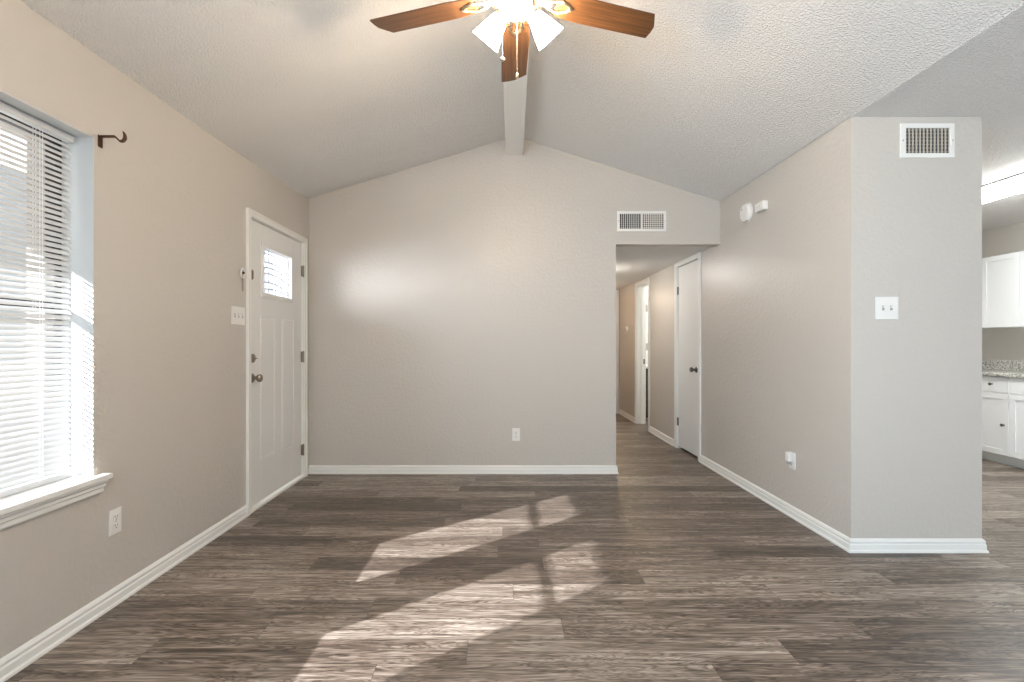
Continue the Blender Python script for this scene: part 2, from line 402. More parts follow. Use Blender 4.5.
# ------------------------------------------------------------------ window
win = thing('window_1', 'dark framed window with deep white reveal in the left wall', 'window', (XL-.14, (WY0+WY1)/2, WZ0), kind='structure')
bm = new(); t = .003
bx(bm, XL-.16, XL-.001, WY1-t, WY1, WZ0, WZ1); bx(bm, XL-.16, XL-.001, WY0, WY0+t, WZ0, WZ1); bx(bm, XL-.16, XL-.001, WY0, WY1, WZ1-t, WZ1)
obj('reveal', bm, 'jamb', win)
MY0, MY1 = 1.135, 1.475
for (a, b) in ((WY0+.003, MY0), (MY1, WY1-.003)):
    bm = new(); x0, x1 = XL-.175, XL-.135; z0, z1 = WZ0+.0, WZ1-.003; f = .034
    bx(bm, x0, x1, a, a+f, z0, z1); bx(bm, x0, x1, b-f, b, z0, z1); bx(bm, x0, x1, a+f, b-f, z0, z0+f); bx(bm, x0, x1, a+f, b-f, z1-f, z1)
    fr = obj('window_frame', bm, 'alu', win)
    zm = 1.326
    bm = new(); bx(bm, x0+.006, x1-.012, a+f, b-f, zm-.016, zm+.016); obj('meeting_rail', bm, 'alu', win)
    bm = new(); bx(bm, x0+.018, x0+.022, a+f, b-f, z0+f, zm-.016); bx(bm, x0+.018, x0+.022, a+f, b-f, zm+.016, z1-f)
    obj('pane', bm, 'glass', win)
bm = new(); bx(bm, XL-.175, XL-.12, MY0, MY1, WZ0, WZ1-.003)
obj('mullion', bm, 'trim', win)
# stool and apron
sill = thing('trim_4', 'white window sill with stepped apron on the left wall', 'window sill', (XL, 1.3, .527), kind='structure')
bm = new(); bx(bm, XL-.12, XL+.002, WY0+.001, WY1-.001, WZ0-.022, WZ0+.002); bx(bm, XL, XL+.05, WY0-.05, WY1+.045, WZ0-.022, WZ0+.002)
obj('stool', bm, 'trim', sill, bevel=.005)
bm = new()
prism(bm, [(XL, .527), (XL+.014, .527), (XL+.017, .532), (XL+.017, .548), (XL+.026, .554), (XL+.026, .566), (XL+.036, .574), (XL+.036, .5845), (XL, .5845)], 'y', WY0-.04, WY1+.032)
obj('apron', bm, 'trim', sill)

# mini blind
XB = XL-.083
bl = thing('mini_blind', 'white horizontal mini blind hanging in the window', 'blind', (XB, 1.3, 2.03))
b0, b1 = WY0+.012, WY1-.020
bm = new(); bx(bm, XB-.014, XB+.018, b0, b1, 2.017, 2.043); obj('headrail', bm, 'slat', bl, bevel=.002)
bm = new(); bx(bm, XB-.013, XB+.013, b0, b1, .6095, .634); obj('bottom_rail', bm, 'slat', bl, bevel=.004)
bm = new(); tilt = math.radians(48); z = .648; K = 5
while z < 2.008:
    rr = []
    for i in range(K+1):
        u = (i/K-.5)*.0255; c = .0016*(1-(2*i/K-1)**2)            # crowned slat, room edge low
        X = XB + u*math.cos(tilt) + c*math.sin(tilt); Z = z - u*math.sin(tilt) + c*math.cos(tilt)
        rr.append((X, Z))
    for dz in (0,):
        up = [[bm.verts.new((X, y, Z)) for X, Z in rr] for y in (b0+.004, b1-.004)]
        dn = [[bm.verts.new((X, y, Z-.0007)) for X, Z in rr] for y in (b0+.004, b1-.004)]
        for i in range(K):
            bm.faces.new((up[0][i], up[0][i+1], up[1][i+1], up[1][i])); bm.faces.new((dn[0][i], dn[1][i], dn[1][i+1], dn[0][i+1]))
        for e in (0, K): bm.faces.new((up[0][e], up[1][e], dn[1][e], dn[0][e]))
        for e in (0, 1): bm.faces.new(up[e]+dn[e][::-1])
    z += .0225
obj('slat_panel', bm, 'slat', bl, smooth=30)
for y in (1.965, 1.28, .62):
    bm = new()
    for dx in (-.0135, .0135):
        for dy in (-.006, .006): cyl(bm, (XB+dx, y+dy, .62), (XB+dx, y+dy, 2.02), .0008, n=6)
    obj('ladder_cord', bm, 'cord', bl)

# brick veneer, ground, porch outside
bm = new(); wall_boxes(bm, 'x', XL-.27, XL-.178, YR-.15, 6.5, -.1, 2.7, [(-1.95, -.45, WZ0, WZ1), (WY0+.02, WY1-.018, WZ0-.02, WZ1-.01), (DY0-.02, DY1+.02, -.1, DZ1+.01)])
S(obj('wall_exterior', bm, 'brick'), 'brick outer face of the left wall beyond the window', 'wall')
bm = new(); bx(bm, -30, 30, -30, 30, -.2, -.13)
S(obj('ground_outside', bm, 'ground'), 'sunlit ground outside the window', 'ground')
bm = new(); bx(bm, -3.4, XL-.27, -6, 6.5, -.13, -.03)
S(obj('porch_slab', bm, 'concrete'), 'concrete porch slab outside the window', 'porch')
bm = new(); bx(bm, XL-.27-1.15, XL-.16, -7, 6.5, 2.30, 2.42)
S(obj('porch_soffit', bm, 'soffit'), 'white porch roof soffit outside the window', 'soffit')

# ------------------------------------------------------------------ front door
fd = thing('door_1', 'white front door with a leaded glass lite in the left wall', 'door', (XL, 3.9, 0), kind='structure')
XD = XL-.012                                    # inner face of the slab
sy0, sy1, sz0, sz1 = 3.447, 4.357, .028, 2.04
GY0, GY1, GZ0, GZ1 = 3.625, 4.165, 1.508, 1.905  # lite frame outer
bm = new()
P = [(3.615, 3.845, .32, 1.372), (3.965, 4.195, .32, 1.372)]
wall_boxes(bm, 'x', XD-.045, XD, sy0, sy1, sz0, sz1, [(GY0+.02, GY1-.02, GZ0+.02, GZ1-.02)] )
slab = obj('door_slab', bm, 'door', fd, bevel=.0015)
# embossed panels: a raised ogee rim, grooved field
for a, b, c, d in P:
    bm = new(); w = .016
    ring = [[(a, c), (b, c), (b, d), (a, d)], [(a+w*.5, c+w*.5), (b-w*.5, c+w*.5), (b-w*.5, d-w*.5), (a+w*.5, d-w*.5)],
            [(a+w, c+w), (b-w, c+w), (b-w, d-w), (a+w, d-w)], [(a+w*2, c+w*2), (b-w*2, c+w*2), (b-w*2, d-w*2), (a+w*2, d-w*2)]]
    xs = [XD+.0002, XD+.005, XD+.0008, XD+.0026]
    vv = [[bm.verts.new((x, p[0], p[1])) for p in r] for x, r in zip(xs, ring)]
    for r0, r1 in zip(vv[:-1], vv[1:]):
        for i in range(4): bm.faces.new((r0[i], r0[(i+1)%4], r1[(i+1)%4], r1[i]))
    bm.faces.new(vv[-1]); bm.faces.new(vv[0][::-1])
    obj('door_panel', bm, 'door', fd)
bm = new(); w = .030
wall_boxes(bm, 'x', XD-.05, XD+.012, GY0, GY1, GZ0, GZ1, [(GY0+w, GY1-w, GZ0+w, GZ1-w)])
lf = obj('glass_frame', bm, 'door', fd, bevel=.006)
ga, gb, gc, gd = GY0+w, GY1-w, GZ0+w, GZ1-w
bm = new(); bx(bm, XD-.024, XD-.020, ga-.003, gb+.003, gc-.003, gd+.003)
obj('leaded_glass', bm, 'textured', fd)
bm = new(); xg = XD-.019; r = .0034
def lead(pts):
    for p, q in zip(pts[:-1], pts[1:]): cyl(bm, (xg, p[0], p[1]), (xg, q[0], q[1]), r, n=6)
for zz, sag in ((.30, .05), (.235, .04), (.195, .035), (.15, .035), (.085, .04), (.035, .012)):
    pts = []
    for i in range(13):
        u = i/12; pts.append((ga+(gb-ga)*u, gc+zz - sag*(max(0, u-.25)/.75)**1.7 + .012*math.sin(u*math.pi)))
    lead(pts)
for u in (.14, .27, .50, .73, .94): lead([(ga+(gb-ga)*u, gc), (ga+(gb-ga)*u, gd)])
lead([(ga+.006, gc+.006), (gb-.006, gc+.006), (gb-.006, gd-.006), (ga+.006, gd-.006), (ga+.006, gc+.006)])
obj('lead_came', bm, 'grey', fd)
# casing
CW = .055
def casing(parent, x, sx, y0, y1, z1, far=True, w=CW, zmax=None, th=.014):
    bm = new(); xa, xb = (x, x+sx*th); zt = z1+w if zmax is None else min(z1+w, zmax)
    xa, xb = min(xa, xb), max(xa, xb)
    bx(bm, xa, xb, y0-w, y0, 0, zt); bx(bm, xa, xb, y1, y1+w, 0, zt); bx(bm, xa, xb, y0, y1, z1, zt)
    x2 = x+sx*(th+.005); xc, xd = min(x, x2), max(x, x2); e = w*.35
    xm = x+sx*th; xc, xd = min(xm, x2), max(xm, x2)
    bx(bm, xc, xd, y0-w, y0-w+e, 0, zt); bx(bm, xc, xd, y1+w-e, y1+w, 0, zt)
    if zmax is None: bx(bm, xc, xd, y0-w+e, y1+w-e, zt-e, zt)
    return obj('casing', bm, 'trim', parent)
casing(fd, XL, 1, DY0+.009, DY1, DZ1-.004, w=.045)
bm = new()   # jamb and stop
bx(bm, XL-.16, XL, DY0, sy0-.003, 0, DZ1-.008); bx(bm, XL-.16, XL, sy1+.003, DY1, 0, DZ1-.008); bx(bm, XL-.16, XL, DY0, DY1, DZ1-.008, DZ1)
bx(bm, XL-.10, XL-.06, DY0, DY1, DZ1-.03, DZ1-.008)
bx(bm, XL-.10, XL-.06, DY0, DY0+.03, 0, DZ1-.008); bx(bm, XL-.10, XL-.06, DY1-.03, DY1, 0, DZ1-.008)
obj('jamb', bm, 'trim', fd)
bm = new(); bx(bm, XL-.15, XL+.016, DY0-.005, DY1+.004, 0, .020)
obj('threshold', bm, 'trim', fd, bevel=.004)
for z in (1.80, 1.055, .245):
    bm = new(); cyl(bm, (XL+.003, sy1+.006, z-.05), (XL+.003, sy1+.006, z+.05), .0075, n=12); bx(bm, XL-.010, XL+.002, sy1-.016, sy1+.010, z-.045, z+.045)
    obj('hinge', bm, 'nickel', fd, smooth=40)
bm = new(); yk = 3.497
lathe(bm, [(0,0), (.031,0), (.031,.006), (.029,.014), (.022,.018), (0,.018)], (XD, yk, 1.066), (1,0,0))
bx(bm, XD+.02, XD+.034, yk-.013, yk+.013, 1.062, 1.070)
obj('deadbolt', bm, 'nickel', fd, smooth=35)
bm = new()
lathe(bm, [(0,0), (.033,0), (.033,.004), (.028,.010), (.014,.014), (.012,.030), (.020,.038), (.028,.050), (.028,.060), (.022,.068), (0,.071)], (XD, yk, .928), (1,0,0))
obj('door_knob', bm, 'nickel', fd, smooth=35)
bm = new(); bx(bm, XD, XD+.008, 3.458, 3.500, 1.615, 1.685); bx(bm, XD+.008, XD+.022, 3.470, 3.480, 1.622, 1.678); bx(bm, XD+.008, XD+.016, 3.486, 3.495, 1.622, 1.678)
obj('door_guard', bm, 'nickel', fd, bevel=.002)

# ------------------------------------------------------------------ hall closet door and bathroom opening
hd = thing('door_2', 'plain white hallway closet door with a dark knob', 'door', (XR, 5.3, 0), kind='structure')
bm = new(); bx(bm, XR+.008, XR+.043, CY0+.012, CY1-.014, .028, 2.018); obj('door_slab', bm, 'door', hd, bevel=.002)
casing(hd, XR, -1, CY0+.004, CY1-.004, 2.026, w=.058, zmax=ZH-.002, th=.012)
bm = new(); bx(bm, XR, XR+.11, CY0, CY0+.008, 0, 2.03); bx(bm, XR, XR+.11, CY1-.008, CY1, 0, 2.03); bx(bm, XR, XR+.11, CY0, CY1, 2.024, 2.035)
obj('jamb', bm, 'trim', hd)
for z in (1.76, .30):
    bm = new(); cyl(bm, (XR-.001, CY1-.011, z-.045), (XR-.001, CY1-.011, z+.045), .006, n=10); bx(bm, XR+.004, XR+.0085, CY1-.022, CY1-.010, z-.042, z+.042)
    obj('hinge', bm, 'darkmetal', hd, smooth=40)
bm = new(); lathe(bm, [(0,0), (.031,0), (.031,.004), (.026,.009), (.013,.013), (.011,.030), (.018,.037), (.026,.048), (.026,.057), (.020,.065), (0,.067)], (XR+.008, 5.072, .906), (-1,0,0))
obj('door_knob', bm, 'darkmetal', hd, smooth=35)
# black sheet behind the slab, painting the shade inside the closet
bm = new(); bx(bm, XR+.13, XR+.15, CY0-.1, CY1+.1, 0, 2.1); S(obj('closet_shade_panel', bm, 'dark'), 'black sheet for the shade behind the hallway closet door', 'wall')

bd = thing('door_3', 'white cased bathroom doorway with strike plate down the hallway', 'doorway', (XR, 7.0, 0), kind='structure')
casing(bd, XR, -1, BY0+.004, BY1-.004, 2.0, w=.056, zmax=ZH-.002, th=.012)
bm = new(); bx(bm, XR-.0, XR+.125, BY1-.018, BY1, 0, 2.03); bx(bm, XR, XR+.125, BY0, BY0+.016, 0, 2.03); bx(bm, XR, XR+.125, BY0, BY1, 2.0, 2.034)
bx(bm, XR+.055, XR+.085, BY1-.030, BY1-.018, 0, 2.0)
obj('jamb', bm, 'trim', bd)
bm = new(); bx(bm, XR+.088, XR+.112, BY1-.021, BY1-.018, .875, .945); obj('strike_plate', bm, 'darkmetal', bd)

# end doorway casing
ed = thing('door_4', 'white cased doorway at the far end of the hallway', 'doorway', (1.48, YE, 0), kind='structure')
bm = new(); bx(bm, 1.875, 1.932, YE-.014, YE, 0, ZH-.01); bx(bm, 1.043, 1.10, YE-.014, YE, 0, ZH-.01); bx(bm, 1.10, 1.875, YE-.014, YE, 2.0, ZH-.01)
obj('casing', bm, 'trim', ed, bevel=.003)
bm = new(); bx(bm, 1.862, 1.875, YE-.005, YE+.105, 0, 2.0); bx(bm, 1.10, 1.113, YE-.005, YE+.105, 0, 2.0); bx(bm, 1.10, 1.875, YE-.005, YE+.105, 1.987, 2.0)
obj('jamb', bm, 'trim', ed)

# bathroom furniture glimpsed through the gap
vn = thing('vanity_cabinet', 'black vanity cabinet glimpsed through the bathroom doorway', 'cabinet', (2.6, 8.1, 0))
bm = new(); bx(bm, 2.12, 3.3, 7.86, 8.34, .04, .78); bx(bm, 2.14, 3.28, 7.90, 8.34, 0, .04); obj('body', bm, 'dark', vn)
for k in range(3):
    x0 = 2.14+k*.387
    bm = new(); bx(bm, x0, x0+.367, 7.845, 7.86, .08, .30); obj('cabinet_door', bm, 'dark', vn, bevel=.003)
    bm = new(); bx(bm, x0, x0+.367, 7.845, 7.86, .32, .74); obj('cabinet_door', bm, 'dark', vn, bevel=.003)
bm = new(); bx(bm, 2.10, 3.32, 7.82, 8.355, .78, .82); bx(bm, 2.10, 3.32, 8.33, 8.355, .82, .92); obj('countertop', bm, 'trim', vn, bevel=.006)
for z, lab in ((1.765, 'upper dark wall plate in the gap of the bathroom doorway'), (1.115, 'lower dark wall plate in the gap of the bathroom doorway')):
    bm = new(); bx(bm, 2.33, 2.42, 8.352, 8.36, z-.06, z+.06); bx(bm, 2.355, 2.395, 8.340, 8.353, z-.03, z+.03)
    tag(obj('wall_plate', bm, 'grey', bevel=.003), lab, 'wall plate', 'bathroom wall plates')

def lamp(name, loc, w, col, rad=.12):
    d = bpy.data.lights.new(name, 'POINT'); d.energy = w; d.color = col; d.shadow_soft_size = rad
    o = bpy.data.objects.new(name, d); C.objects.link(o); o.location = loc
lamp('bathroom_fill', (2.9, 7.2, 2.2), 40, (.95, 1, .98)); lamp('far_room_fill', (1.9, 9.3, 2.0), 30, (1, .78, .5)); lamp('hall_end_fill', (1.3, 7.75, 1.85), 5, (1, .80, .62), .08)  # added unseen point lights brightening the bathroom, far room and hall end
# hall lamp, just hidden behind the opening's edge
hl = thing('hall_ceiling_light', 'white dome light on the hallway ceiling', 'ceiling light', (1.16, 6.05, ZH))
bm = new(); lathe(bm, [(0,0), (.115,0), (.115,-.018), (0,-.018)], (1.16, 6.05, ZH-.0005), (0,0,1)); obj('base', bm, 'trim', hl, smooth=40)
bm = new(); lathe(bm, [(.105,-.018), (.102,-.04), (.08,-.065), (.04,-.08), (0,-.084)], (1.16, 6.05, ZH), (0,0,1)); obj('glass_dome', bm, 'halllamp', hl, smooth=60)

# thermostat
th = thing('thermostat', 'round white thermostat on the hallway wall past the bathroom', 'thermostat', (XR, 7.86, 1.395))
bm = new(); lathe(bm, [(0,0), (.055,0), (.055,-.006), (.043,-.010), (.041,-.026), (.034,-.030), (0,-.030)], (XR, 7.86, 1.395), (1,0,0)); obj('body', bm, 'plate', th, smooth=35)
bm = new(); lathe(bm, [(.020,-.030), (.020,-.034), (.012,-.034), (0,-.032)], (XR, 7.86, 1.395), (1,0,0)); obj('dial', bm, 'grey', th, smooth=35)

# ------------------------------------------------------------------ electrical plates
def wall_frame(wall, u, z):
    """returns f(a, b, c): a along the wall, b out of the wall, c up -> world point"""
    if wall == 'left':  return lambda a, b, c: (XL+b, u+a, z+c)
    if wall == 'right': return lambda a, b, c: (XR-b, u+a, z+c)
    if wall == 'back':  return lambda a, b, c: (u+a, YB-b, z+c)
    if wall == 'stub':  return lambda a, b, c: (u+a, YS-b, z+c)
def fbox(bm, f, a0, a1, b0, b1, c0, c1):
    p, q = f(a0, b0, c0), f(a1, b1, c1)
    bx(bm, min(p[0],q[0]), max(p[0],q[0]), min(p[1],q[1]), max(p[1],q[1]), min(p[2],q[2]), max(p[2],q[2]))
def outlet(wall, u, z, label):
    f = wall_frame(wall, u, z); t = thing('wall_outlet', label, 'outlet', f(0,0,0), 'duplex outlets low on the walls')
    bm = new(); fbox(bm, f, -.035, .035, 0, .006, -.057, .057); obj('cover_plate', bm, 'plate', t, bevel=.003)
    for s in (-1, 1):
        bm = new(); fbox(bm, f, -.017, .017, .005, .0085, s*.0195-.0145, s*.0195+.0145); rc = obj('receptacle', bm, 'plate', t, bevel=.002)
        bm = new()
        for dx, hh in ((-.0065, .0045), (.0065, .0038)): fbox(bm, f, dx-.0012, dx+.0012, .0083, .0089, s*.0195-hh+.003, s*.0195+hh+.003)
        fbox(bm, f, -.0025, .0025, .0083, .0089, s*.0195-.011, s*.0195-.006)
        obj('slot', bm, 'slot', rc)
    bm = new(); p = f(0, .006, 0); q = f(0, .0075, 0); cyl(bm, p, q, .003, n=10); obj('screw', bm, 'grey', t)
    return t
outlet('left', 2.246, .371, 'white outlet on the left wall right of the window')
outlet('back', .117, .352, 'white outlet low in the middle of the back wall')
outlet('right', 3.372, .380, 'white outlet with a plug-in on the right wall')
def switch(wall, u, z, n, label, w=None, h=.118):
    w = w or (.07+.046*(n-1))
    f = wall_frame(wall, u, z); t = thing('light_switch', label, 'light switch', f(0,0,0))
    bm = new(); fbox(bm, f, -w/2, w/2, 0, .006, -h/2, h/2); obj('cover_plate', bm, 'plate', t, bevel=.003)
    for k in range(n):
        a = (k-(n-1)/2)*.046
        bm = new(); fbox(bm, f, a-.006, a+.006, .0055, .0075, -.013, .013); sl = obj('toggle_slot', bm, 'grey', t)
        bm = new(); fbox(bm, f, a-.0045, a+.0045, .006, .018, .000, .010); obj('toggle', bm, 'plate', sl, bevel=.0015)
    for k in range(n):
        a = (k-(n-1)/2)*.046
        for s in (-1, 1):
            bm = new(); cyl(bm, f(a, .006, s*.030), f(a, .0072, s*.030), .0028, n=8); obj('screw', bm, 'plate', t)
switch('left', 3.29, 1.353, 3, 'white triple switch plate beside the front door')
switch('stub', 2.155, 1.369, 2, 'white double switch plate on the grey wall end', w=.130, h=.128)

# plug-in freshener on the right outlet
pf = thing('plug_in_freshener', 'small white plug-in air freshener in the right wall outlet', 'air freshener', (XR-.0095, 3.368, .395))
f = wall_frame('right', 3.368, .395)
bm = new(); fbox(bm, f, -.022, .022, .0095, .044, -.018, .044); obj('body', bm, 'plate', pf, bevel=.008, seg=3)
bm = new(); cyl(bm, f(0, .028, -.038), f(0, .028, -.017), .012, .015, n=16); obj('oil_bottle', bm, 'grey', pf, smooth=40)

# smoke detector, sensor box on the right wall
sd = thing('smoke_detector', 'round white smoke detector high on the right wall', 'smoke detector', (XR, 3.99, 2.213))
bm = new(); lathe(bm, [(0,0), (.078,0), (.078,.008), (.070,.010), (.070,.026), (.062,.036), (.02,.040), (0,.040)], (XR, 3.99, 2.213), (-1,0,0), n=36); obj('body', bm, 'plate', sd, smooth=35)
bm = new()
for k in range(10):
    a = math.pi*2*k/24 - 1.9
    y, z = 3.99+.0705*math.cos(a), 2.213+.0705*math.sin(a)
    bx(bm, XR-.024, XR-.013, y-.004, y+.004, z-.004, z+.004)
obj('vent_slot', bm, 'grey', sd)
bm = new(); lathe(bm, [(0,0), (.007,0), (.006,.003), (0,.003)], (XR-.0375, 4.012, 2.243), (-1,0,0), n=14); obj('test_button', bm, 'grey', sd)
sb = thing('door_chime', 'small boxy white door chime beside the smoke detector', 'door chime', (XR, 3.735, 2.212))
bm = new(); bx(bm, XR-.042, XR, 3.685, 3.80, 2.160, 2.226); obj('body', bm, 'plate', sb, bevel=.004)
bm = new(); cyl(bm, (XR-.042, 3.73, 2.195), (XR-.0432, 3.73, 2.195), .004, n=10); obj('indicator', bm, 'grey', sb)
bm = new(); cyl(bm, (XR-.042, 3.76, 2.195), (XR-.0432, 3.76, 2.195), .003, n=10); obj('indicator', bm, 'grey', sb)

# chain keeper beside the front door
dc = thing('door_chain', 'white round wall fitting with a short chain beside the front door', 'door chain', (XL, 3.333, 1.64))
bm = new(); 
for k in range(24):
    a0, a1 = 2*math.pi*k/24, 2*math.pi*(k+1)/24
    cyl(bm, (XL+.010, 3.335+.023*math.cos(a0), 1.64+.030*math.sin(a0)), (XL+.010, 3.335+.023*math.cos(a1), 1.64+.030*math.sin(a1)), .006, n=8, cap=False)
obj('ring_plate', bm, 'plate', dc, smooth=60)
bm = new(); cyl(bm, (XL, 3.336, 1.642), (XL+.020, 3.336, 1.642), .008, n=12); obj('peg', bm, 'bronze', dc)
bm = new()
for k in range(7):
    z0 = 1.605-.013*k
    for j in range(10):
        a0, a1 = 2*math.pi*j/10, 2*math.pi*(j+1)/10
        def q(a):
            u, w = .0048*math.cos(a), .0085*math.sin(a)
            return (XL+.006+(u if k%2 else 0), 3.340+(0 if k%2 else u), z0+w)
        cyl(bm, q(a0), q(a1), .0017, n=6, cap=False)
obj('chain', bm, 'nickel', dc)

# curtain rod bracket
cb = thing('curtain_rod_bracket', 'dark bronze curtain rod bracket beside the window top', 'bracket', (XL, 2.160, 2.04))
bm = new(); bx(bm, XL, XL+.004, 2.152, 2.176, 2.018, 2.070); obj('wall_plate', bm, 'bronze', cb, bevel=.001)
bm = new(); bx(bm, XL+.003, XL+.066, 2.158, 2.168, 2.060, 2.070); obj('arm', bm, 'bronze', cb, bevel=.001)
bm = new(); pts = [(.062, 2.068), (.070, 2.062), (.083, 2.049), (.090, 2.045), (.098, 2.044), (.106, 2.049), (.1105, 2.059), (.109, 2.072), (.104, 2.082), (.100, 2.088)]
wd = [.004, .004, .0035, .006, .007, .008, .008, .006, .004, .0015]
for (p, q), (r0, r1) in zip(zip(pts[:-1], pts[1:]), zip(wd[:-1], wd[1:])):
    cyl(bm, (XL+p[0], 2.163, p[1]), (XL+q[0], 2.163, q[1]), r0, r1, n=10)
obj('hook', bm, 'bronze', cb, smooth=50)

# ------------------------------------------------------------------ vents
def vent(wall, u, z, w, h, label, cat, cols, style):
    f = wall_frame(wall, u, z); t = thing('wall_vent', label, cat, f(0,0,0))
    bm = new(); fbox(bm, f, -w/2+.01, w/2-.01, 0, .0015, -h/2+.01, h/2-.01); obj('duct_back', bm, 'ventdark', t)
    bm = new(); m = .030 if style == 'v' else .024; mz = .026 if style == 'v' else .024
    fbox(bm, f, -w/2, w/2, 0, .009, h/2-mz, h/2); fbox(bm, f, -w/2, w/2, 0, .009, -h/2, -h/2+mz)
    fbox(bm, f, -w/2, -w/2+m, 0, .009, -h/2+mz, h/2-mz); fbox(bm, f, w/2-m, w/2, 0, .009, -h/2+mz, h/2-mz)
    if style == 'h': fbox(bm, f, -.009, .009, 0, .009, -h/2+mz, h/2-mz)
    obj('frame', bm, 'plate', t, bevel=.002)
    bm = new(); n = cols
    if style == 'v':
        for k in range(n+1):
            a = -w/2+m + (w-2*m)*k/n
            fbox(bm, f, a-.0032, a+.0032, .002, .008, -h/2+mz, h/2-mz)
        obj('slat', bm, 'vane', t)
        bm = new()
        for k in range(7):
            c = -h/2+mz+(h-2*mz)*(k+.5)/7; fbox(bm, f, -w/2+m, w/2-m, .0015, .0035, c-.0016, c+.0016)
        obj('rear_slat', bm, 'grey', t)
    else:
        for s in (-1, 1):
            a0, a1 = (-w/2+m, -.009) if s < 0 else (.009, w/2-m)
            for k in range(1, n):
                a = a0+(a1-a0)*k/n; fbox(bm, f, a-.0022, a+.0022, .004, .008, -h/2+mz, h/2-mz)
        obj('slat', bm, 'plate', t)
        for s in (-1, 1):
            a0, a1 = (-w/2+m, -.009) if s < 0 else (.009, w/2-m); hw = .0012 if s < 0 else .0045
            bm = new()
            for k in range(7):
                c = -h/2+mz+(h-2*mz)*(k+.5)/7; fbox(bm, f, a0, a1, .0016, .004, c-hw, c+hw)
            obj('rear_slat', bm, 'vane' if s > 0 else 'grey', t)
    for s in (-1, 1):
        bm = new(); a = s*(w/2-m*.45); cyl(bm, f(a, .008, 0), f(a, .0105, 0), .004, n=10); obj('screw', bm, 'grey', t)
    if style == 'v':
        bm = new(); fbox(bm, f, w/2-m*.8, w/2-m*.62, .009, .013, -.030, .030); obj('lever', bm, 'plate', t)
    return t
M['vane'] = mat('vent_vane', (.50, .45, .39), .5)
vent('stub', 2.380, H+1.139, .304, .193, 'white louvred air vent at the top of the grey wall end', 'air vent', 12, 'v')
vent('back', 1.2465, H+1.101, .441, .183, 'white two-section air vent above the hallway opening', 'air vent', 11, 'h')

# ------------------------------------------------------------------ ceiling fan
FX, FY, FZ = .058, 2.05, H+1.425
fan = thing('ceiling_fan', 'five-blade wooden ceiling fan with three lit glass shades', 'ceiling fan', (FX, FY, FZ))
bm = new(); lathe(bm, [(0, .285), (.03, .285), (.062, .27), (.075, .235), (.075, .22)], (FX, FY, FZ)); obj('canopy', bm, 'fanmetal', fan, smooth=35)
bm = new(); cyl(bm, (FX, FY, FZ+.10), (FX, FY, FZ+.285), .013); obj('downrod', bm, 'fanmetal', fan, smooth=40)
bm = new(); lathe(bm, [(0, .115), (.04, .115), (.07, .10), (.125, .075), (.14, .05), (.14, .015), (.12, -.005), (.09, -.015), (0, -.015)], (FX, FY, FZ), n=40); obj('motor_housing', bm, 'fanmetal', fan, smooth=35)
bm = new(); lathe(bm, [(0, -.015), (.075, -.015), (.078, -.03), (.072, -.055), (.05, -.075), (.03, -.095), (.012, -.105), (0, -.108)], (FX, FY, FZ), n=32); obj('light_kit', bm, 'fanmetal', fan, smooth=35)
w2 = .0665; R = .655
outline = [(.175, -.045), (.20, -.058), (.30, -w2), (R-.042, -w2), (R-.004, -.004), (R, .030), (R-.002, w2), (.30, w2), (.20, .058), (.175, .045)]
for k in range(5):
    ang = math.radians(90+72*k)
    T = Matrix.Translation((FX, FY, FZ)) @ Matrix.Rotation(ang, 4, 'Z') @ Matrix.Rotation(math.radians(-8), 4, 'X')
    # blade in its own frame so its grain runs along it
    bm = new(); A = [bm.verts.new((x, y, -.003)) for x, y in outline]; B = [bm.verts.new((x, y, .003)) for x, y in outline]
    bm.faces.new(A); bm.faces.new(B[::-1])
    for i in range(len(outline)): j = (i+1) % len(outline); bm.faces.new((A[i], B[i], B[j], A[j]))
    bl_ = obj('blade', bm, 'wood', None, bevel=.001); bl_.parent = fan; bl_.matrix_basis = Matrix.Translation((-FX, -FY, -FZ)) @ T
    bm = new()
    for s in (-1, 1):
        pts = [(.10, 0, -.002), (.14, s*.018, -.006), (.185, s*.030, -.008), (.225, s*.018, -.007), (.24, 0, -.007)]
        for p, q in zip(pts[:-1], pts[1:]): cyl(bm, p, q, .006, n=8)
    bx(bm, .09, .15, -.014, .014, -.008, -.001)
    for x_, y_ in ((.19, .028), (.19, -.028), (.24, 0)): cyl(bm, (x_, y_, -.012), (x_, y_, -.003), .010, n=12)
    ir = obj('blade_iron', bm, 'fanmetal', None, smooth=40); ir.parent = bl_
# glass shades at 120 degrees, one toward the room's near side
for k, a in enumerate((-90, 30, 150)):
    ang = math.radians(a+(-4)); d = Vector((math.cos(ang), math.sin(ang), 0))
    ax = (d*math.sin(math.radians(46)) - Vector((0,0,1))*math.cos(math.radians(46))).normalized()
    o0 = Vector((FX, FY, FZ-.045)) + d*.070
    bm = new(); cyl(bm, Vector((FX, FY, FZ-.05))+d*.03, o0+ax*.012, .011, n=12); lathe(bm, [(0,0), (.024,0), (.026,.01), (.026,.028), (0,.028)], o0, ax)
    arm = obj('lamp_arm', bm, 'fanmetal', fan, smooth=40)
    bm = new(); pr = [(.026,.012), (.033,.028), (.042,.055), (.051,.085), (.058,.110), (.064,.128)]
    lathe(bm, pr + [(r-.003, t) for r, t in pr[::-1]], o0, ax, n=32)
    sh = obj('lamp_shade', bm, 'glow', fan, smooth=60)
    bm = new(); sphere(bm, o0+ax*.068, .028); obj('bulb', bm, 'bulb', fan, smooth=80)
